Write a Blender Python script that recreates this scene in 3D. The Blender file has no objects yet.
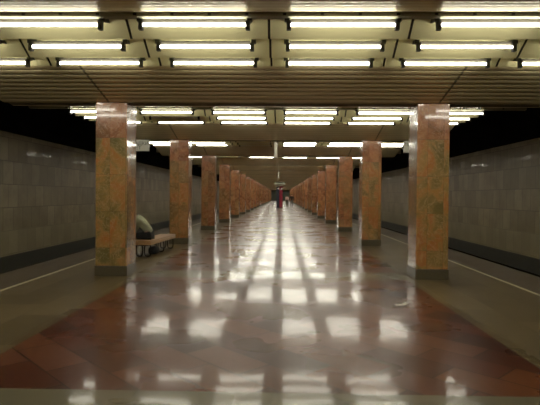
import bpy, bmesh, math, random
from mathutils import Vector, Matrix

sc = bpy.context.scene
COL = sc.collection
random.seed(11)

# ------------------------------------------------------------------ measures
P = 6.5            # column spacing
C0 = 3.2           # front face of the column pair beside the camera (Y)
CW = 0.62          # column width
CI = 2.83          # inner face of a column (|X|)
CH = 3.405           # ceiling height at the column line
NB = 24            # ceiling bays up to the far wall
EDGE = 5.42        # platform edge
WX = 8.95          # track wall
YB, YF = -10.0, C0 + P * NB

# ------------------------------------------------------------------ nodes
class NT:
    def __init__(s, name):
        s.m = bpy.data.materials.new(name); s.m.use_nodes = True
        s.t = s.m.node_tree; s.t.nodes.clear()
        s.out = s.t.nodes.new('ShaderNodeOutputMaterial')
    def n(s, typ, **kw):
        nd = s.t.nodes.new(typ)
        for k, v in kw.items():
            if k.startswith('_'): setattr(nd, k[1:], v)
        return nd
    def link(s, a, b): s.t.links.new(a, b)
    def val(s, sock, v):
        if hasattr(v, 'is_linked') or isinstance(v, bpy.types.NodeSocket): s.link(v, sock)
        else: sock.default_value = v
    def math(s, op, a, b=None, c=None):
        nd = s.t.nodes.new('ShaderNodeMath'); nd.operation = op
        s.val(nd.inputs[0], a)
        if b is not None: s.val(nd.inputs[1], b)
        if c is not None: s.val(nd.inputs[2], c)
        return nd.outputs[0]
    def mix(s, f, a, b, blend='MIX'):
        nd = s.t.nodes.new('ShaderNodeMix'); nd.data_type = 'RGBA'; nd.blend_type = blend
        s.val(nd.inputs[0], f)
        s.val(nd.inputs[6], a if not isinstance(a, tuple) else a + (1,) if len(a) == 3 else a)
        s.val(nd.inputs[7], b if not isinstance(b, tuple) else b + (1,) if len(b) == 3 else b)
        return nd.outputs[2]
    def pos(s):
        g = s.t.nodes.new('ShaderNodeNewGeometry'); x = s.t.nodes.new('ShaderNodeSeparateXYZ')
        s.link(g.outputs['Position'], x.inputs[0]); return x.outputs[0], x.outputs[1], x.outputs[2]
    def xyz(s, a, b, c):
        nd = s.t.nodes.new('ShaderNodeCombineXYZ')
        for i, v in enumerate((a, b, c)): s.val(nd.inputs[i], v)
        return nd.outputs[0]
    def noise(s, vec, scale, detail=3, rough=.5, dist=0):
        nd = s.t.nodes.new('ShaderNodeTexNoise')
        if vec is not None: s.link(vec, nd.inputs['Vector'])
        nd.inputs['Scale'].default_value = scale; nd.inputs['Detail'].default_value = detail
        nd.inputs['Roughness'].default_value = rough; nd.inputs['Distortion'].default_value = dist
        return nd.outputs[0]
    def brick(s, vec, w, h, mortar=.004, off=.5, smooth=.1):
        nd = s.t.nodes.new('ShaderNodeTexBrick'); nd.offset = off
        s.link(vec, nd.inputs['Vector'])
        nd.inputs['Color1'].default_value = (0, 0, 0, 1); nd.inputs['Color2'].default_value = (1, 1, 1, 1)
        nd.inputs['Mortar'].default_value = (.5, .5, .5, 1)
        nd.inputs['Scale'].default_value = 1; nd.inputs['Mortar Size'].default_value = mortar
        nd.inputs['Mortar Smooth'].default_value = smooth
        nd.inputs['Brick Width'].default_value = w; nd.inputs['Row Height'].default_value = h
        return nd.outputs[0], nd.outputs[1]
    def ramp(s, f, stops, interp='LINEAR'):
        nd = s.t.nodes.new('ShaderNodeValToRGB'); nd.color_ramp.interpolation = interp
        e = nd.color_ramp.elements
        while len(e) < len(stops): e.new(.5)
        for el, (p, c) in zip(e, stops):
            el.position = p; el.color = c + (1,) if len(c) == 3 else c
        s.link(f, nd.inputs[0]); return nd.outputs[0]
    def bump(s, h, strength=.2, dist=.01):
        nd = s.t.nodes.new('ShaderNodeBump')
        nd.inputs['Strength'].default_value = strength; nd.inputs['Distance'].default_value = dist
        s.link(h, nd.inputs['Height']); return nd.outputs[0]
    def bsdf(s, base, rough=.5, metal=0., spec=.5, normal=None, coat=0., coat_rough=.05, emit=None, strength=0.):
        b = s.t.nodes.new('ShaderNodeBsdfPrincipled')
        s.val(b.inputs['Base Color'], base if not isinstance(base, tuple) else base + (1,))
        s.val(b.inputs['Roughness'], rough); s.val(b.inputs['Metallic'], metal)
        s.val(b.inputs['Specular IOR Level'], spec)
        s.val(b.inputs['Coat Weight'], coat); s.val(b.inputs['Coat Roughness'], coat_rough)
        if normal is not None: s.link(normal, b.inputs['Normal']); s.link(normal, b.inputs['Coat Normal'])
        if emit is not None:
            b.inputs['Emission Color'].default_value = emit + (1,); b.inputs['Emission Strength'].default_value = strength
        s.link(b.outputs[0], s.out.inputs[0]); return s.m

def simple(name, c, rough=.5, metal=0., var=.12, scale=30, spec=.5):
    t = NT(name); x, y, z = t.pos()
    f = t.noise(t.xyz(x, y, z), scale, 3)
    a = tuple(v * (1 - var) for v in c); b = tuple(min(1, v * (1 + var)) for v in c)
    return t.bsdf(t.mix(f, a, b), rough, metal, spec)

LAMP_COL = (1.0, .965, .81)
LAMP_POWER = 9.0

def m_tube():
    t = NT('lit_tube'); return t.bsdf((.9, .9, .9), .4, emit=LAMP_COL, strength=LAMP_POWER)

def m_floor():
    t = NT('polished_granite_floor'); x, y, z = t.pos()
    ax = t.math('ABSOLUTE', x)
    # bays: a red field with a pale band across the column line
    ty = t.math('FLOORED_MODULO', t.math('SUBTRACT', y, C0 + .84), P)
    red_y = t.math('LESS_THAN', ty, P - .90)
    red = t.math('MULTIPLY', t.math('LESS_THAN', ax, 2.62), red_y)
    # diagonal slabs
    u = t.math('MULTIPLY', t.math('ADD', x, y), .70711); v = t.math('MULTIPLY', t.math('SUBTRACT', y, x), .70711)
    bc, bf = t.brick(t.xyz(v, t.math('SUBTRACT', u, .12), 0), .82, .41, .007)
    fine = t.noise(t.xyz(x, y, 0), 14, 6, .7)
    big = t.noise(t.xyz(x, y, 0), 1.3, 3)
    rc = t.ramp(bc, [(0, (.045, .016, .009)), (.3, (.095, .030, .014)), (.55, (.15, .045, .021)), (.8, (.20, .072, .027)), (1, (.17, .070, .042))])
    rc = t.mix(t.math('MULTIPLY', fine, .7), rc, t.mix(1, rc, (.45, .4, .38), 'MULTIPLY'))
    rc = t.mix(t.math('MULTIPLY', big, .35), rc, (.14, .036, .022))
    rc = t.mix(bf, rc, (.03, .018, .012))
    # grey-brown granite elsewhere
    gb, gf = t.brick(t.xyz(y, x, 0), 1.3, .65, .003)
    speck = t.noise(t.xyz(x, y, 0), 60, 5, .8)
    gc = t.ramp(gb, [(0, (.12, .088, .046)), (.5, (.16, .118, .062)), (1, (.19, .14, .075))])
    gc = t.mix(t.math('MULTIPLY', speck, .6), gc, t.mix(1, gc, (.5, .5, .45), 'MULTIPLY'))
    gc = t.mix(t.math('MULTIPLY', gf, .6), gc, (.05, .04, .025))
    # pale band across
    band = t.math('MULTIPLY', t.math('LESS_THAN', ax, 2.62), t.math('SUBTRACT', 1, red_y))
    gc = t.mix(band, gc, t.mix(t.math('MULTIPLY', speck, .7), (.19, .165, .105), (.10, .088, .055)))
    base = t.mix(red, gc, rc)
    # warning line and edge stones
    edge = t.math('GREATER_THAN', ax, 4.5)
    base = t.mix(edge, base, t.mix(t.math('MULTIPLY', speck, .6), (.125, .092, .062), (.06, .045, .03)))
    line = t.math('LESS_THAN', t.math('ABSOLUTE', t.math('SUBTRACT', ax, 4.46)), .035)
    base = t.mix(line, base, (.52, .45, .30))
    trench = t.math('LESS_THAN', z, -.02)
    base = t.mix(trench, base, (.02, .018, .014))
    # soft unevenness of the polish
    w1 = t.noise(t.xyz(x, y, 0), 2.2, 2, .5)
    hgt = t.math('ADD', t.math('MULTIPLY', w1, 1.0), t.math('MULTIPLY', bc, .25))
    def vm(op, p, q):
        nd = t.t.nodes.new('ShaderNodeVectorMath'); nd.operation = op
        for i, v in enumerate((p, q)):
            if v is None: continue
            if isinstance(v, tuple): nd.inputs[i].default_value = v
            else: t.link(v, nd.inputs[i])
        return nd.outputs[0]
    wv = t.t.nodes.new('ShaderNodeTexNoise'); t.link(t.xyz(x, y, 0), wv.inputs['Vector']); wv.inputs['Scale'].default_value = 1.6; wv.inputs['Detail'].default_value = 2
    tv = t.t.nodes.new('ShaderNodeTexWhiteNoise'); tv.noise_dimensions = '1D'; t.link(bc, tv.inputs['W'])
    tilt = vm('ADD', vm('MULTIPLY', vm('SUBTRACT', wv.outputs['Color'], (.5, .5, .5)), (.014, .014, 0)),
              vm('MULTIPLY', vm('SUBTRACT', tv.outputs['Color'], (.5, .5, .5)), (.006, .006, 0)))
    gn = t.t.nodes.new('ShaderNodeNewGeometry')
    nrm = vm('NORMALIZE', vm('ADD', gn.outputs['Normal'], tilt), None)
    worn = t.noise(t.xyz(x, y, 0), .8, 3)
    side = t.math('GREATER_THAN', ax, 2.75)
    rg = t.math('ADD', t.math('ADD', .22, t.math('MULTIPLY', worn, .12)), t.math('MULTIPLY', side, .12))
    rg = t.math('ADD', rg, t.math('MULTIPLY', trench, .4))
    ct = t.math('MULTIPLY', t.math('SUBTRACT', 1, trench), t.math('SUBTRACT', .33, t.math('MULTIPLY', side, .18)))
    return t.bsdf(base, rg, 0, .15, nrm, ct, .07)

def m_marble():
    t = NT('veined_marble'); x, y, z = t.pos()
    oi = t.n('ShaderNodeObjectInfo'); rnd = oi.outputs['Random']
    sh = t.math('MULTIPLY', rnd, 40)
    bc, bf = t.brick(t.xyz(t.math('ADD', t.math('ADD', x, y), .001), t.math('ADD', z, .16), 0), .31, .72, .0025, 0.)
    # each slab starts from its own place in the stone
    vx = t.xyz(t.math('ADD', x, t.math('ADD', sh, t.math('MULTIPLY', bc, 9))), t.math('ADD', y, t.math('MULTIPLY', bc, 5)), z)
    n1 = t.noise(vx, 1.5, 6, .6, .9); n2 = t.noise(vx, 2.2, 6, .6, 1.2); n3 = t.noise(vx, 16, 4, .6)
    c = t.ramp(n1, [(.36, (.17, .145, .052)), (.46, (.29, .205, .072)), (.52, (.42, .225, .070)), (.58, (.44, .160, .048)), (.68, (.52, .29, .11))])
    pink = t.ramp(n2, [(.34, (.19, .070, .026)), (.5, (.35, .122, .055)), (.62, (.45, .20, .09))])
    # farther bays are cut from a redder block, the nearest from a greener one
    far = t.math('MINIMUM', 1., t.math('MAXIMUM', 0., t.math('DIVIDE', t.math('SUBTRACT', y, 13.), 11.)))
    top = t.math('GREATER_THAN', z, 2.72)
    pf = t.math('MAXIMUM', t.math('MULTIPLY', far, t.math('ADD', .55, t.math('MULTIPLY', bc, .4))), t.math('MULTIPLY', top, .75))
    pf = t.math('MINIMUM', 1., t.math('ADD', pf, t.math('MULTIPLY', bc, .15)))
    c = t.mix(pf, c, pink)
    c = t.mix(t.math('MULTIPLY', n3, .4), c, t.mix(1, c, (.5, .45, .4), 'MULTIPLY'))
    tone = t.math('ADD', .72, t.math('MULTIPLY', t.math('MULTIPLY', far, t.math('FRACT', t.math('MULTIPLY', rnd, 7.3))), .5))
    tone = t.math('ADD', tone, t.math('MULTIPLY', t.math('SUBTRACT', 1., far), .28))
    c = t.mix(1, c, t.xyz(tone, tone, tone), 'MULTIPLY')
    vein = t.math('LESS_THAN', t.math('ABSOLUTE', t.math('SUBTRACT', t.noise(vx, 3.1, 5, .6, 2.5), .5)), .012)
    c = t.mix(t.math('MULTIPLY', vein, .5), c, (.50, .33, .20))
    c = t.mix(t.math('MULTIPLY', bf, .7), c, (.10, .05, .025))
    return t.bsdf(c, .22, 0, .5, t.bump(bf, .15, -.002), 1., .07)

def m_wall():
    t = NT('marble_wall_slabs'); x, y, z = t.pos()
    bc, bf = t.brick(t.xyz(y, t.math('ADD', z, .42), 0), .62, .78, .012, .5)
    n1 = t.noise(t.xyz(y, z, x), 1.1, 5, .6); n2 = t.noise(t.xyz(y, t.math('MULTIPLY', z, .5), x), 5, 5, .65)
    c = t.ramp(bc, [(0, (.215, .172, .096)), (.5, (.285, .235, .14)), (1, (.37, .31, .188))])
    stain = t.ramp(n1, [(.42, (0, 0, 0)), (.62, (1, 1, 1))])
    c = t.mix(t.math('MULTIPLY', stain, .45), c, (.17, .125, .07))
    c = t.mix(t.math('MULTIPLY', n2, .5), c, t.mix(1, c, (.62, .58, .5), 'MULTIPLY'))
    c = t.mix(t.math('MULTIPLY', bf, .75), c, (.10, .075, .045))
    low = t.math('LESS_THAN', z, .38)
    c = t.mix(t.math('MULTIPLY', low, .4), c, (.32, .28, .18))
    shine = t.math('MULTIPLY', t.math('POWER', bc, 2.), .5)
    return t.bsdf(c, .45, 0, .3, t.bump(t.math('SUBTRACT', 1, bf), .25, .004), shine, .05)

def m_panel():
    t = NT('cream_enamel_panel'); x, y, z = t.pos()
    gap = t.math('ABSOLUTE', t.math('SUBTRACT', t.math('FLOORED_MODULO', t.math('ADD', x, .92), 1.84), .92))
    seam = t.math('LESS_THAN', gap, .016)
    n = t.noise(t.xyz(x, y, z), 3, 4)
    c = t.mix(n, (.54, .50, .275), (.62, .575, .325))
    c = t.mix(seam, c, (.012, .011, .008))
    return t.bsdf(c, .38, 0, .4)

def m_slat():
    t = NT('bronze_aluminium_slat'); x, y, z = t.pos()
    n = t.noise(t.xyz(t.math('MULTIPLY', x, .6), t.math('MULTIPLY', y, 7), z), 3, 4)
    c = t.mix(n, (.54, .455, .255), (.63, .54, .32))
    g = t.math('ABSOLUTE', t.math('SUBTRACT', t.math('ABSOLUTE', x), 3.2))
    c = t.mix(t.math('MULTIPLY', t.math('LESS_THAN', g, .02), .8), c, (.05, .04, .025))
    return t.bsdf(c, .38, .35, .5)

def m_wood():
    t = NT('varnished_bench_wood'); x, y, z = t.pos()
    n = t.noise(t.xyz(t.math('MULTIPLY', x, 18), t.math('MULTIPLY', y, 1.5), t.math('MULTIPLY', z, 18)), 2, 6, .6, .8)
    return t.bsdf(t.ramp(n, [(.3, (.33, .17, .075)), (.5, (.46, .27, .13)), (.7, (.58, .37, .20))]), .35, 0, .5)

M = dict(
    tube=m_tube(), floor=m_floor(), marble=m_marble(), wall=m_wall(), panel=m_panel(), slat=m_slat(), wood=m_wood(),
    dead=simple('unlit_tube', (.55, .54, .48), .3), black=simple('black_bracket', (.012, .011, .010), .5),
    groove=simple('dark_slat_gap', (.26, .22, .125), .7), beam=simple('grey_painted_beam', (.30, .285, .20), .5),
    plinth=simple('grey_granite_plinth', (.095, .078, .048), .3, 0, .35, 60),
    base=simple('dark_granite_band', (.038, .035, .026), .45, 0, .3, 20),
    void=simple('void_darkness', (.010, .010, .009), .95, 0, .3, 4, .05),  # darkness of the void and passage put into a near-black colour
    iron=simple('black_cast_iron', (.014, .013, .012), .4, .4),
    bag=simple('dark_bag_cloth', (.018, .018, .02), .8),
    sign=simple('pale_grey_sign_enamel', (.42, .41, .34), .4), ink=simple('dark_sign_lettering', (.05, .05, .045), .6),
    cream=simple('cream_sign_box', (.72, .69, .58), .4), rod=simple('steel_rod', (.30, .28, .22), .35, .7),
    navy=simple('navy_enamel', (.018, .018, .040), .3), red=simple('red_enamel', (.33, .012, .045), .3),
    white=simple('white_enamel', (.75, .70, .66), .4), dome=simple('pale_dome', (.80, .85, .72), .35),
    olive=simple('dark_olive_rim', (.06, .06, .035), .5), paper=simple('white_paper', (.75, .72, .65), .7),
    skin=simple('skin', (.50, .29, .20), .5), jacket=simple('pale_grey_green_jacket', (.36, .37, .25), .8, 0, .15, 12),
    dark=simple('black_trousers', (.015, .015, .017), .8), shoe=simple('black_leather', (.02, .018, .016), .4),
    hairm=simple('dark_brown_hair', (.03, .02, .013), .6, 0, .4, 120), blush=simple('pale_pink_top', (.75, .50, .47), .8),
    greyc=simple('grey_cloth', (.10, .09, .075), .8), coatm=simple('black_coat', (.025, .018, .016), .8),
    crest=simple('dark_crest_strip', (.14, .12, .075), .6),
    batten=simple('dark_beige_lamp_batten', (.11, .10, .08), .5),
    passage_dark=simple('passage_darkness', (.06, .065, .048), .6),  # passage darkness put into the colour of its closing sheet
    eye=simple('eye_white', (.7, .68, .64), .3),
)

M['tube'].cycles.emission_sampling = 'FRONT'
# ------------------------------------------------------------------ mesh helpers
def link_mesh(name, bm, mats, parent=None, smooth=False, loc=None):
    me = bpy.data.meshes.new(name)
    bmesh.ops.recalc_face_normals(bm, faces=bm.faces[:])
    bm.to_mesh(me); bm.free()
    for m in (mats if isinstance(mats, (list, tuple)) else [mats]): me.materials.append(m)
    if smooth:
        for p in me.polygons: p.use_smooth = True
    o = bpy.data.objects.new(name, me); COL.objects.link(o)
    if parent is not None: o.parent = parent
    if loc: o.location = loc
    return o

def box(bm, x0, x1, y0, y1, z0, z1, mi=0, bevel=0):
    vs = [bm.verts.new(p) for p in ((x0, y0, z0), (x1, y0, z0), (x1, y1, z0), (x0, y1, z0), (x0, y0, z1), (x1, y0, z1), (x1, y1, z1), (x0, y1, z1))]
    fs = [bm.faces.new([vs[i] for i in f]) for f in ((3, 2, 1, 0), (4, 5, 6, 7), (0, 1, 5, 4), (1, 2, 6, 5), (2, 3, 7, 6), (3, 0, 4, 7))]
    for f in fs: f.material_index = mi
    if bevel:
        es = list({e for f in fs for e in f.edges})
        r = bmesh.ops.bevel(bm, geom=es, offset=bevel, segments=2, affect='EDGES', profile=.5)
        for f in r['faces']: f.material_index = mi
    return vs

def tube(bm, pts, r, seg=8, closed=False, mi=0):
    pts = [Vector(p) for p in pts]; n = len(pts); rings = []
    for i, p in enumerate(pts):
        a = pts[(i - 1) % n] if (closed or i) else p; b = pts[(i + 1) % n] if (closed or i < n - 1) else p
        d = (b - a).normalized()
        up = Vector((0, 0, 1)) if abs(d.z) < .9 else Vector((0, 1, 0))
        s = d.cross(up).normalized(); u = s.cross(d)
        rings.append([bm.verts.new(p + (s * math.cos(q) + u * math.sin(q)) * r) for q in (2 * math.pi * k / seg for k in range(seg))])
    for i in range(n if closed else n - 1):
        A, B = rings[i], rings[(i + 1) % n]
        for k in range(seg):
            f = bm.faces.new([A[k], A[(k + 1) % seg], B[(k + 1) % seg], B[k]]); f.material_index = mi; f.smooth = True
    if not closed:
        for R in (rings[0], rings[-1]): bm.faces.new(R).material_index = mi

def lathe(bm, prof, seg=24, mi=0):
    rings = []
    for r, z in prof:
        if r < 1e-5: rings.append([bm.verts.new((0, 0, z))])
        else: rings.append([bm.verts.new((r * math.cos(2 * math.pi * k / seg), r * math.sin(2 * math.pi * k / seg), z)) for k in range(seg)])
    for A, B in zip(rings, rings[1:]):
        for k in range(seg):
            q = [A[k % len(A)], A[(k + 1) % len(A)], B[(k + 1) % len(B)], B[k % len(B)]]
            q = list(dict.fromkeys(q))
            if len(q) > 2:
                f = bm.faces.new(q); f.material_index = mi; f.smooth = True

def empty(name, loc, rz=0):
    o = bpy.data.objects.new(name, None); o.empty_display_size = .2
    o.location = loc; o.rotation_euler = (0, 0, rz); COL.objects.link(o); return o

def tag(o, label, cat, group=None, kind=None):
    o['label'] = label
    if cat: o['category'] = cat
    if group: o['group'] = group
    if kind: o['kind'] = kind
    return o

def struct(o): o['kind'] = 'structure'; return o

ORD = ['nearest', 'second', 'third', 'fourth', 'fifth', 'sixth', 'seventh', 'eighth', 'ninth', 'tenth', 'eleventh', 'twelfth', 'thirteenth',
       'fourteenth', 'fifteenth', 'sixteenth', 'seventeenth', 'eighteenth', 'nineteenth', 'twentieth', 'twenty-first', 'twenty-second',
       'twenty-third', 'twenty-fourth', 'twenty-fifth']

# ------------------------------------------------------------------ setting
def strip(bm, x0, x1, y0, z0, y1, z1, mi):
    f = bm.faces.new([bm.verts.new(p) for p in ((x0, y0, z0), (x1, y0, z0), (x1, y1, z1), (x0, y1, z1))]); f.material_index = mi

bm = bmesh.new()                                   # platform slab and track beds in one profile
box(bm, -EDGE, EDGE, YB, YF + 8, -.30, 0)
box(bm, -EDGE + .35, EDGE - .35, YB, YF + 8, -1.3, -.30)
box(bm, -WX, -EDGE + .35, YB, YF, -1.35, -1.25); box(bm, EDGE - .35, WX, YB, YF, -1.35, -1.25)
struct(link_mesh('floor', bm, M['floor']))

for side, s in (('left', -1), ('right', 1)):
    bm = bmesh.new()
    x = sorted((s * WX, s * (WX + .3)))
    box(bm, x[0], x[1], YB, YF, -.47, 3.66, 0)
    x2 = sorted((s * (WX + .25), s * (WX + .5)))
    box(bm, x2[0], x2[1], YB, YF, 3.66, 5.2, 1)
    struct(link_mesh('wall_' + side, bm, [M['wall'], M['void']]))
    bm = bmesh.new(); x = sorted((s * (WX - .04), s * (WX + .3)))
    box(bm, x[0], x[1], YB, YF, -1.0, -.47, 0); box(bm, x[0], x[1], YB, YF, -1.35, -1.0, 1)  # lowest strip near-black: shadow below the plinth painted in
    struct(link_mesh('baseboard_' + side, bm, [M['base'], M['void']]))

# ceiling: folded profile repeated over every bay
XC = 5.3
def ribs(bm, y0, z0, y1, z1, pitch=.165, flip=False):
    L = math.hypot(y1 - y0, z1 - z0); n = max(1, round(L / pitch))
    dy, dz = (y1 - y0) / n, (z1 - z0) / n
    ny, nz = -dz / math.hypot(dy, dz), dy / math.hypot(dy, dz)       # upward normal
    h = .007
    for i in range(n):
        a = (y0 + dy * i, z0 + dz * i); b = (a[0] + dy * .80, a[1] + dz * .80); c = (a[0] + dy, a[1] + dz)
        # dished slat, then a recessed dark gap
        prev = a
        for q in range(1, 6):
            h2 = .009 * (1 - (2 * q / 5 - 1) ** 2)
            m = (a[0] + (b[0] - a[0]) * q / 5 - ny * h2, a[1] + (b[1] - a[1]) * q / 5 - nz * h2)
            strip(bm, -XC, XC, *prev, *m, 0); prev = m
        bu = (b[0] + ny * h, b[1] + nz * h); cu = (c[0] + ny * h, c[1] + nz * h)
        strip(bm, -XC, XC, *b, *bu, 0); strip(bm, -XC, XC, *bu, *cu, 1); strip(bm, -XC, XC, *cu, *c, 0)
bm = bmesh.new(); bb = bmesh.new()
for k in range(-2, NB):
    c = C0 + P * k
    strip(bm, -XC, XC, c, CH, c + .02, CH + .03, 1); strip(bm, -XC, XC, c + .02, CH + .03, c + .30, CH, 3)
    ribs(bm, c + .30, CH, c + 2.9, 3.85)
    strip(bm, -XC, XC, c + 3.0, 4.03, c + 3.43, 3.69, 2)
    strip(bm, -XC, XC, c + 3.43, 3.69, c + 3.45, 4.26, 2)
    strip(bm, -XC, XC, c + 3.45, 4.26, c + 4.33, 3.69, 2)
    strip(bm, -XC, XC, c + 4.33, 3.69, c + 4.35, 4.26, 2)
    strip(bm, -XC, XC, c + 4.35, 4.26, c + 5.05, 3.75, 2)
    ribs(bm, c + 5.05, 3.75, c + P, CH)
    box(bb, -6.3, 6.3, c + 2.9, c + 3.0, 3.80, 4.10, 0)
    if -1 < k < 4:
        for i in range(-12, 13):                  # bolt heads along the beam
            box(bb, i * .46 + .2 - .02, i * .46 + .2 + .02, c + 2.885, c + 2.9, 3.812, 3.838, 1)
struct(link_mesh('ceiling', bm, [M['slat'], M['groove'], M['panel'], M['crest']]))
struct(link_mesh('trim_1', bb, [M['beam'], M['black']]))
bm = bmesh.new(); box(bm, -WX - .5, WX + .5, YB, YF, 5.2, 5.4)
struct(link_mesh('trim_2', bm, M['void']))
# far end: a wall with a broad dark passage, and the wall behind the camera
bm = bmesh.new()
box(bm, -WX, -3.45, YF, YF + .3, -1.3, 5.2, 0); box(bm, 3.45, WX, YF, YF + .3, -1.3, 5.2, 0)
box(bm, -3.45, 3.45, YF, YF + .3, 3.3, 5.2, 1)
box(bm, -3.6, 3.6, YF + 2.0, YF + 2.3, 0, 3.6, 2); box(bm, -3.6, -3.45, YF + .3, YF + 7.7, 0, 3.6, 1)  # sheet added across the passage to carry its dark tone
box(bm, 3.45, 3.6, YF + .3, YF + 7.7, 0, 3.6, 1); box(bm, -3.6, 3.6, YF + .3, YF + 8, 3.5, 3.7, 1)
struct(link_mesh('wall_back', bm, [M['wall'], M['void'], M['passage_dark']]))
bm = bmesh.new(); box(bm, -WX, WX, YB - .3, YB, -1.3, 5.2)
struct(link_mesh('wall_front', bm, M['wall']))

# ------------------------------------------------------------------ columns
def column_proto():
    r = empty('marble_column', (0, 0, 0))
    bm = bmesh.new(); box(bm, -CW / 2, CW / 2, -CW / 2, CW / 2, .20, CH + .075, 0, .008)
    link_mesh('shaft', bm, M['marble'], r)
    bm = bmesh.new(); box(bm, -CW / 2 - .012, CW / 2 + .012, -CW / 2 - .012, CW / 2 + .012, 0, .20, 0, .006)
    link_mesh('plinth', bm, M['plinth'], r)
    return r
proto = column_proto(); first = True
def copy_tree(o, parent=None):
    c = o.copy(); COL.objects.link(c)
    if parent is not None: c.parent = parent
    for ch in o.children: copy_tree(ch, c)
    return c
for k in range(1, NB):
    for side, s in (('left', -1), ('right', 1)):
        o = proto if first else copy_tree(proto); first = False
        o.location = (s * (CI + CW / 2) - .025, C0 + P * k + CW / 2, 0)
        nm = ORD[k - 1]
        extra = {(1, 'left'): 'with green and orange mottling and pinker slabs at its top',
                 (1, 'right'): 'with a dark green mottled slab low down'}.get((k, side), '')
        tag(o, ' '.join(('%s square marble column from the camera in the %s row %s' % (nm, side, extra)).split()), 'column', 'marble columns in two rows')

# ------------------------------------------------------------------ lamps
LX = [-4.6, -2.76, -.92, .92, 2.76, 4.6]
LT = [2.98, 3.88, 4.77]
LZ = 3.722; LL = 1.31; LR = .019
PLACE = ['leftmost', 'second from left', 'third from left', 'third from right', 'second from right', 'rightmost']
ROWN = ['front', 'middle', 'rear']
BAYN = ['nearest', 'second', 'third', 'fourth', 'fifth', 'sixth', 'seventh', 'eighth', 'ninth', 'tenth', 'eleventh', 'twelfth', 'thirteenth', 'fourteenth', 'fifteenth', 'sixteenth']
DEAD = {(1, 1, 1), (2, 0, 2), (2, 1, 2), (2, 2, 2), (3, 2, 1)}

def tube_bm(cx=0, cy=0, cz=0, bm=None, mi=0, seg=10):
    bm = bm or bmesh.new(); h = LL / 2
    tube(bm, [(cx - h, cy, cz), (cx + h, cy, cz)], LR, seg, mi=mi); return bm
def batten_bm(cx=0, cy=0, cz=0, bm=None, mi=0):
    bm = bm or bmesh.new(); h = LL / 2 - .016
    box(bm, cx - h, cx + h, cy + .012, cy + .050, cz + .040, cz + .085, mi, 0 if mi else .004); return bm
def bracket_bm(s, cx=0, cy=0, cz=0, bm=None, mi=0):
    bm = bm or bmesh.new(); x = cx + s * (LL / 2 + .012)
    box(bm, x - .026, x + .026, cy - .03, cy + .03, cz - .062, cz + .05, mi)          # tube holder
    box(bm, x + s * .02 - .032, x + s * .02 + .032, cy - .01, cy + .05, cz + .05, cz + .10, mi)
    p = [(cy + .03, cz + .06), (cy + .03, cz + .11), (cy + .26, cz + .16), (cy + .26, cz + .11)]
    a = [bm.verts.new((x + s * .012 - .015, q[0], q[1])) for q in p]; b = [bm.verts.new((x + s * .012 + .015, q[0], q[1])) for q in p]
    for f in ([a[3], a[2], a[1], a[0]], b, *[[a[i], a[(i + 1) % 4], b[(i + 1) % 4], b[i]] for i in range(4)]):
        bm.faces.new(f).material_index = mi
    return bm
def lamp_proto(lit):
    r = empty('fluorescent_lamp', (0, 0, 0))
    link_mesh('tube', tube_bm(), M['tube' if lit else 'dead'], r)
    link_mesh('batten', batten_bm(), M['batten'], r)
    for s in (-1, 1): link_mesh('end_bracket', bracket_bm(s), M['black'], r)
    return r
protos = {}
SHOWN = 4
for n in range(SHOWN):
    for j in range(3):
        for i in range(6):
            lit = (n, j, i) not in DEAD
            if lit not in protos: o = protos[lit] = lamp_proto(lit)
            else: o = copy_tree(protos[lit])
            o.location = (LX[i], C0 + P * n + LT[j], LZ)
            tag(o, '%s fluorescent tube, %s in the %s row of the %s lit ceiling bay' % ('lit' if lit else 'unlit', PLACE[i], ROWN[j], BAYN[n]),
                'lamp', 'fluorescent tubes under the ceiling')
bm = bmesh.new()                                   # tubes behind the camera and those the folded ceiling hides
for n in list(range(-2, 0)) + list(range(SHOWN, NB)):
    for j in range(3):
        for i in range(6):
            y = C0 + P * n + LT[j]
            tube_bm(LX[i], y, LZ, bm, 0, 8); batten_bm(LX[i], y, LZ, bm, 2)
            for s in (-1, 1): bracket_bm(s, LX[i], y, LZ, bm, 1)
o = link_mesh('fluorescent_lamps', bm, [M['tube'], M['black'], M['batten']])
tag(o, 'remaining lit fluorescent tubes in the far ceiling bays, seen reflected in the floor', 'lamps', kind='stuff')

# ------------------------------------------------------------------ signs
def text_mesh(body, size, loc, parent, name='lettering'):
    cu = bpy.data.curves.new(name, 'FONT'); cu.body = body; cu.size = size; cu.align_x = 'CENTER'; cu.align_y = 'CENTER'; cu.extrude = .002
    to = bpy.data.objects.new(name, cu); COL.objects.link(to)
    dg = bpy.context.evaluated_depsgraph_get(); me = bpy.data.meshes.new_from_object(to.evaluated_get(dg))
    bpy.data.objects.remove(to); bpy.data.curves.remove(cu)
    me.materials.clear(); me.materials.append(M['ink'])
    o = bpy.data.objects.new(name, me); COL.objects.link(o); o.parent = parent
    o.location = loc; o.rotation_euler = (math.pi / 2, 0, 0); return o
def notice(x, label):
    r = empty('hanging_notice', (x, 16.02, 3.015))
    bm = bmesh.new(); box(bm, -.42, .42, -.02, .02, 0, .37, 0, .004); board = link_mesh('sign_board', bm, M['sign'], r)
    for s in (-1, 1):
        bm = bmesh.new(); tube(bm, [(s * .3, 0, .36), (s * .3, 0, .46)], .008); link_mesh('hanger', bm, M['rod'], r)
    text_mesh('ПОСАДКИ', .155, (0, -.022, .245), board); text_mesh('НЕТ', .17, (0, -.022, .10), board)
    tag(r, label, 'sign', 'hanging notices over the platform edges')
notice(-4.52, 'white notice board with dark lettering hanging beside the nearest left column')
notice(4.50, 'white notice board half hidden behind the nearest right column')

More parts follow.
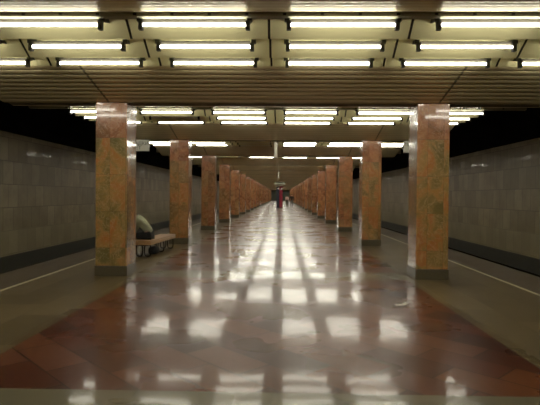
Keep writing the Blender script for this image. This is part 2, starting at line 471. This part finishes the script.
def blade(y, label):
    r = empty('edge_on_sign', (-.01, y, CH))
    bm = bmesh.new(); box(bm, -.05, .05, -.28, .28, -.54, -.06, 0, .006); link_mesh('sign_box', bm, M['cream'], r)
    for s in (-1, 1):
        bm = bmesh.new(); tube(bm, [(0, s * .2, -.07), (0, s * .2, .0)], .012); link_mesh('hanger', bm, M['rod'], r)
    tag(r, label, 'sign', 'edge-on signs over the hall axis')
blade(C0 + 2 * P + .31, 'nearer cream sign box hanging edge-on from the middle of the ceiling')
blade(C0 + 5 * P + .31, 'farther small cream sign box hanging edge-on above the pale dome')

# ------------------------------------------------------------------ post with dome in the far hall
r = empty('information_post', (-.02, 66, 0))
bm = bmesh.new(); box(bm, -.42, -.02, -.2, .2, .05, 2.80, 0, .03); link_mesh('navy_half', bm, M['navy'], r)
bm = bmesh.new(); box(bm, -.02, .40, -.22, .22, .05, 2.86, 0, .03); link_mesh('red_half', bm, M['red'], r)
bm = bmesh.new(); box(bm, -.46, .44, -.26, .26, 0, .05, 0, .01); link_mesh('foot_plate', bm, M['black'], r)
for x, z in ((-.12, 2.72), (.26, 2.66)):
    bm = bmesh.new(); lathe(bm, [(0, .03), (.11, .03), (.12, .015), (.12, 0), (0, 0)], 20)
    bmesh.ops.rotate(bm, verts=bm.verts[:], cent=(0, 0, 0), matrix=Matrix.Rotation(math.pi / 2, 3, 'X'))
    bmesh.ops.translate(bm, verts=bm.verts[:], vec=(x, -.215 if x > 0 else -.195, z - .12))
    link_mesh('round_badge', bm, M['white'], r)
tag(r, 'tall information post in the middle of the far hall, navy left and red right', 'information post')
r = empty('hanging_dome', (-.02, 66, 2.98))
bm = bmesh.new(); lathe(bm, [(0, -.12), (.30, -.10), (.58, .02), (.72, .20), (.74, .30)], 32); link_mesh('bowl', bm, M['dome'], r)
bm = bmesh.new(); lathe(bm, [(.75, .29), (.77, .38), (.5, .44), (.08, .47), (0, .47)], 32); link_mesh('rim_cap', bm, M['olive'], r)
bm = bmesh.new(); tube(bm, [(0, 0, .44), (0, 0, .80)], .03); link_mesh('hanger', bm, M['rod'], r)
tag(r, 'pale round dome with dark top hanging above the navy and red post', 'dome')

# ------------------------------------------------------------------ bench
BX0, BX1, BY0, BY1, BZ = -3.53, -3.07, 12.62, 14.92, .43
r = empty('bench', ((BX0 + BX1) / 2, (BY0 + BY1) / 2, 0), -.07)
hx, hy = (BX1 - BX0) / 2, (BY1 - BY0) / 2
for i in range(4):
    bm = bmesh.new(); w = 2 * hx / 4
    box(bm, -hx + i * w + .006, -hx + (i + 1) * w - .006, -hy, hy, BZ - .035, BZ, 0, .006); link_mesh('seat_slat', bm, M['wood'], r)
for s in (-1, 1):
    bm = bmesh.new(); box(bm, *(sorted((s * hx, s * (hx - .03)))), -hy + .02, hy - .02, BZ - .115, BZ - .037, 0, .005); link_mesh('side_rail', bm, M['wood'], r)
    bm = bmesh.new(); box(bm, -hx + .032, hx - .032, *(sorted((s * (hy - .02), s * (hy - .05)))), BZ - .115, BZ - .037, 0, .005); link_mesh('end_rail', bm, M['wood'], r)
for y in (-hy + .14, 0.1, hy - .16):
    bm = bmesh.new()
    for s in (-1, 1):                              # a pair of rounded loops joined by a bar
        cx = s * (hx - .12); pts = []
        for k in range(28):
            q = 2 * math.pi * k / 28; ca, sa = math.cos(q), math.sin(q)
            pts.append((cx + .085 * math.copysign(abs(ca) ** .6, ca), y, .168 + .150 * math.copysign(abs(sa) ** .6, sa)))
        tube(bm, pts, .018, 8, True)
    tube(bm, [(-hx + .1, y, .30), (hx - .1, y, .30)], .018)
    link_mesh('leg', bm, M['iron'], r)
tag(r, 'low wooden slatted bench with black looped iron legs between the left columns', 'bench')

r = empty('bag', (-3.27, 13.42, 0))
bm = bmesh.new(); bmesh.ops.create_icosphere(bm, subdivisions=3, radius=1)
for v in bm.verts:
    c = v.co; c.x = math.copysign(abs(c.x) ** .7, c.x) * .13; c.y = math.copysign(abs(c.y) ** .6, c.y) * .20
    c.z = .105 + math.copysign(abs(c.z) ** .6, c.z) * .105 + .006 * math.sin(c.y * 50)
link_mesh('bag_body', bm, M['bag'], r, True)
bm = bmesh.new(); tube(bm, [(.03, -.10, .19), (.03, -.07, .255), (.03, 0, .275), (.03, .07, .255), (.03, .10, .19)], .010); link_mesh('handle', bm, M['bag'], r)
tag(r, 'small dark bag on the floor under the bench', 'bag')

# litter
bm = bmesh.new(); N = 10
g = [[bm.verts.new(((i / N - .5) * .19, (j / 4 - .5) * .10, .004 + .012 * abs(math.sin(i * 1.1 + j * .7)) + (.03 * max(0, i / N - .7) / .3))) for j in range(5)] for i in range(N + 1)]
for i in range(N):
    for j in range(4): bm.faces.new([g[i][j], g[i + 1][j], g[i + 1][j + 1], g[i][j + 1]])
o = link_mesh('paper_scrap', bm, M['paper'], None, True, (1.96, 7.36, .001)); o.rotation_euler.z = .2
sm = o.modifiers.new('thick', 'SOLIDIFY'); sm.thickness = .002
tag(o, 'small crumpled paper scrap lying on the red floor near the right column', 'litter')

# ------------------------------------------------------------------ people
def skin_bm(chains, sub=2):
    """chains: list of [(point, radius), ...]; nodes with the same point are shared"""
    me = bpy.data.meshes.new('tmp'); idx = {}; vs = []; rs = []; es = []
    for ch in chains:
        prev = None
        for p, r in ch:
            k = tuple(round(c, 4) for c in p)
            if k not in idx: idx[k] = len(vs); vs.append(p); rs.append(r)
            if prev is not None and prev != idx[k]: es.append((prev, idx[k]))
            prev = idx[k]
    me.from_pydata(vs, es, []); o = bpy.data.objects.new('tmp', me); COL.objects.link(o)
    md = o.modifiers.new('s', 'SKIN'); md.use_smooth_shade = True
    o.modifiers.new('u', 'SUBSURF').levels = sub
    for i, sv in enumerate(me.skin_vertices[0].data):
        rr = rs[i]; sv.radius = rr if isinstance(rr, tuple) else (rr, rr); sv.use_root = (i == 0)
    dg = bpy.context.evaluated_depsgraph_get(); m2 = bpy.data.meshes.new_from_object(o.evaluated_get(dg))
    bm = bmesh.new(); bm.from_mesh(m2)
    bpy.data.objects.remove(o); bpy.data.meshes.remove(me); bpy.data.meshes.remove(m2)
    return bm
def join(bm, other):
    me = bpy.data.meshes.new('j'); other.to_mesh(me); other.free(); bm.from_mesh(me); bpy.data.meshes.remove(me)

def head_bm(c, fwd, up):
    """head about .23 high with brow, nose, mouth, chin and ears; eyes at half height"""
    f = Vector(fwd).normalized(); s = f.cross(Vector(up)).normalized(); u = s.cross(f)
    bm = bmesh.new(); bmesh.ops.create_uvsphere(bm, u_segments=28, v_segments=20, radius=1)
    for v in bm.verts:
        a, b, z = v.co.x, v.co.y, v.co.z          # a side, b forward, z up
        w = .076 * (1 - .22 * max(0, -z)); d = .095
        X, Y, Z = a * w, b * d, z * .118
        if z < -.1 and b > 0: Y += .010 * (-z)     # chin
        if b > .55 and abs(a) < .32:
            nz = math.exp(-((z + .12) / .20) ** 2) * max(0, 1 - abs(a) / .28); Y += .024 * nz
            Y += .006 * math.exp(-((z + .48) / .07) ** 2)
        if b > .5:
            for e in (-.36, .36): Y -= .010 * math.exp(-((a - e) / .16) ** 2 - ((z - .05) / .13) ** 2)
        if abs(a) > .85: X += math.copysign(.016, a) * math.exp(-((z + .02) / .25) ** 2 - ((b + .05) / .22) ** 2)
        v.co = Vector(c) + s * X + f * Y + u * Z
    return bm, f, s, u

def hand_chains(wrist, direction, palm_n, side):
    """palm plus four unequal, curled fingers and a thumb leaving the side of the palm"""
    w = Vector(wrist); d = Vector(direction).normalized(); n = Vector(palm_n); n = (n - d * n.dot(d)).normalized(); t = d.cross(n) * side
    mid = w + d * .045
    out = [[(tuple(w), .026), (tuple(mid), (.036, .020)), (tuple(w + d * .085), (.036, .016))]]
    fingers = []
    for k, L in zip((-1.5, -.5, .5, 1.5), (.070, .080, .075, .058)):
        b = w + d * .088 + t * k * .019
        p1 = b + d * L * .45 + n * L * .10; p2 = p1 + d * L * .28 + n * L * .22; p3 = p2 + d * L * .12 + n * L * .24
        fingers.append([(tuple(b - d * .02), .010), (tuple(b), .0095), (tuple(p1), .009), (tuple(p2), .0085), (tuple(p3), .007)])
    b = w + d * .028 - t * .030
    fingers.append([(tuple(b + t * .012), .012), (tuple(b - t * .012 + d * .022), .011), (tuple(b - t * .018 + d * .048 + n * .012), .0095), (tuple(b - t * .012 + d * .068 + n * .020), .008)])
    return out, fingers

def person(J, fwd, headf, label, mats, long_hair=False, coat_long=False, group=None, origin=(0, 0, 0)):
    r = empty('person', origin)
    O = Vector(origin)
    V = {k: Vector(v) - O for k, v in J.items()}
    t = lambda v: tuple(v)
    ch = [[(t(V['pelvis']), (.12, .095)), (t(V['belly']), (.105, .085)), (t(V['chest']), (.115, .09)), (t(V['neck']), .055), (t(V['skull']), .06)]]
    for s in 'lr':
        ch.append([(t(V['chest']), (.115, .09)), (t(V['sh' + s]), .052), (t(V['el' + s]), .040), (t(V['wr' + s]), .028)])
        ch.append([(t(V['pelvis']), (.12, .095)), (t(V['hip' + s]), .092), (t(V['kn' + s]), .058), (t(V['an' + s]), .040)])
        fo = Vector(fwd).normalized(); a = V['an' + s]
        ch.append([(t(a), .040), (t(a + fo * .08 + Vector((0, 0, -.035))), (.038, .03)), (t(a + fo * .16 + Vector((0, 0, -.05))), (.036, .022))])
    body = skin_bm(ch)
    hb, f, sd, u = head_bm(V['skull'], headf, J.get('headup', (0, 0, 1)))
    join(body, hb)
    for s, q in (('l', 1), ('r', -1)):
        d = (V['wr' + s] - V['el' + s]).normalized()
        pal, fin = hand_chains(V['wr' + s], d, Vector(fwd) * .3 + sd * q * -1., q)
        join(body, skin_bm(pal, 1))
        for c in fin: join(body, skin_bm([c], 1))
    link_mesh('body', body, mats['skin'], r, True)
    # clothes follow the body a little outside it
    up = [[(t(V['pelvis'] * .85 + V['belly'] * .15), (.155, .125)), (t(V['belly']), (.150, .12)), (t(V['chest']), (.180, .14)), (t(V['chest'] * .5 + V['neck'] * .5), (.13, .11)), (t(V['neck'] * .9 + V['chest'] * .1), .078)]]
    for s in 'lr':
        up.append([(t(V['chest']), (.180, .14)), (t(V['sh' + s]), .080), (t(V['el' + s]), .060), (t(V['el' + s] * .08 + V['wr' + s] * .92), .042)])
    if coat_long:
        up[0].insert(0, (t(V['pelvis'] * .6 + (V['knl'] + V['knr']) * .2), (.17, .14)))
    link_mesh('jacket', skin_bm(up), mats['top'], r, True)
    lo = []
    for s in 'lr':
        lo.append([(t(V['pelvis']), (.148, .118)), (t(V['hip' + s]), .105), (t(V['kn' + s]), .074), (t(V['an' + s] * .93 + V['kn' + s] * .07), .062)])
    link_mesh('trousers', skin_bm(lo), mats['legs'], r, True)
    for s in 'lr':
        fo = Vector(fwd).normalized(); a = V['an' + s]; z = Vector((0, 0, 1))
        link_mesh('shoe', skin_bm([[(t(a - fo * .03 - z * .028), (.046, .040)), (t(a + fo * .07 - z * .036), (.048, .038)), (t(a + fo * .165 - z * .046), (.042, .026))]]), mats['shoe'], r, True)
    hbm = bmesh.new(); bmesh.ops.create_uvsphere(hbm, u_segments=24, v_segments=16, radius=1)
    kill = [v for v in hbm.verts if (v.co.y > .15 and v.co.z < .45) or v.co.z < (-.75 if long_hair else -.35)]
    bmesh.ops.delete(hbm, geom=kill, context='VERTS')
    for v in hbm.verts:
        a, b, z = v.co; k = 1 + .04 * math.sin(a * 9 + z * 7)
        v.co = V['skull'] + (sd * a * .086 + f * (b * .103 - .006) + u * (z * (.126 if z > 0 else (.20 if long_hair else .12)) + .004)) * k
    ho = link_mesh('hair', hbm, mats['hair'], r, True); md = ho.modifiers.new('thick', 'SOLIDIFY'); md.thickness = .012
    for e in (-.028, .028):
        bm = bmesh.new(); bmesh.ops.create_uvsphere(bm, u_segments=10, v_segments=8, radius=.0115)
        bmesh.ops.translate(bm, verts=bm.verts[:], vec=V['skull'] + f * .078 + sd * e + u * .006)
        link_mesh('eye', bm, M['eye'], r, True)
    tag(r, label, 'person', group); return r

# seated on the bench, bent forward towards the left track
Y0 = 13.10
person(dict(pelvis=(-3.27, Y0, .555), belly=(-3.36, Y0, .71), chest=(-3.52, Y0, .91), neck=(-3.70, Y0, 1.045), skull=(-3.83, Y0, 1.115),
            shl=(-3.60, Y0 - .19, .95), shr=(-3.60, Y0 + .19, .95), ell=(-3.74, Y0 - .22, .65), elr=(-3.74, Y0 + .22, .65),
            wrl=(-3.95, Y0 - .07, .60), wrr=(-3.95, Y0 + .07, .585), hipl=(-3.34, Y0 - .10, .53), hipr=(-3.34, Y0 + .10, .53),
            knl=(-3.77, Y0 - .15, .51), knr=(-3.77, Y0 + .15, .51), anl=(-3.72, Y0 - .14, .085), anr=(-3.76, Y0 + .14, .085), headup=(-.5, 0, .8)),
       (-1, 0, 0), (-.75, 0, -.55), 'person in a pale grey-green jacket sitting bent forward on the bench',
       dict(skin=M['skin'], top=M['jacket'], legs=M['dark'], shoe=M['shoe'], hair=M['hairm']))

def walker(x, y, h, fy, label, mats, long_hair=False, coat_long=False, st=.22):
    k = h / 1.75; F = Vector((0, fy, 0))
    def p(sx, f, z): return (x + sx * k, y + f * fy * k, z * k)
    person(dict(pelvis=p(0, 0, .96), belly=p(0, .01, 1.12), chest=p(0, .01, 1.32), neck=p(0, .01, 1.50), skull=p(0, .03, 1.635),
                shl=p(-.185, 0, 1.40), shr=p(.185, 0, 1.40), ell=p(-.24, -.05, 1.12), elr=p(.24, -.05, 1.12),
                wrl=p(-.25, .08, .88), wrr=p(.25, -.02, .87), hipl=p(-.09, 0, .90), hipr=p(.09, 0, .90),
                knl=p(-.095, .12, .50), knr=p(.095, -.04, .49), anl=p(-.09, st * .7, .085 / k), anr=p(.09, -st, .095 / k)),
           (0, fy, 0), (0, fy, 0), label, mats, long_hair, coat_long, None, (x, y, 0))
walker(1.60, 66, 1.86, 1, 'person in a black coat walking at the far end, rightmost figure',
       dict(skin=M['skin'], top=M['coatm'], legs=M['greyc'], shoe=M['shoe'], hair=M['hairm']), False, True)
walker(1.06, 73, 1.74, 1, 'person in a pale pink top walking between the red post and the black coat',
       dict(skin=M['skin'], top=M['blush'], legs=M['greyc'], shoe=M['shoe'], hair=M['hairm']), True)

# ------------------------------------------------------------------ camera, world, view
F = 497.0
cd = bpy.data.cameras.new('camera'); cd.sensor_width = 36; cd.lens = F / 540 * 36; cd.clip_end = 400
cam = bpy.data.objects.new('camera', cd); COL.objects.link(cam)
yaw = math.atan(11 / F); pitch = -math.atan(6.9 / F); roll = math.radians(.45)
R = Matrix.Rotation(yaw, 4, 'Z') @ Matrix.Rotation(math.pi / 2 + pitch, 4, 'X') @ Matrix.Rotation(roll, 4, 'Z')
cam.matrix_world = Matrix.Translation((.175, 0, 1.61)) @ R
sc.camera = cam
w = bpy.data.worlds.new('world'); w.use_nodes = True; sc.world = w
w.node_tree.nodes['Background'].inputs[0].default_value = (0, 0, 0, 1)
vs = sc.view_settings; vs.view_transform = 'Standard'; vs.look = 'None'; vs.gamma = 1; vs.use_curve_mapping = False; vs.exposure = 1.6
cy = sc.cycles
cy.use_denoising = True; cy.denoising_input_passes = 'RGB_ALBEDO'; cy.denoising_prefilter = 'ACCURATE'; cy.max_bounces = 8; cy.diffuse_bounces = 4; cy.glossy_bounces = 5; cy.sample_clamp_indirect = 8
cy.use_light_tree = True
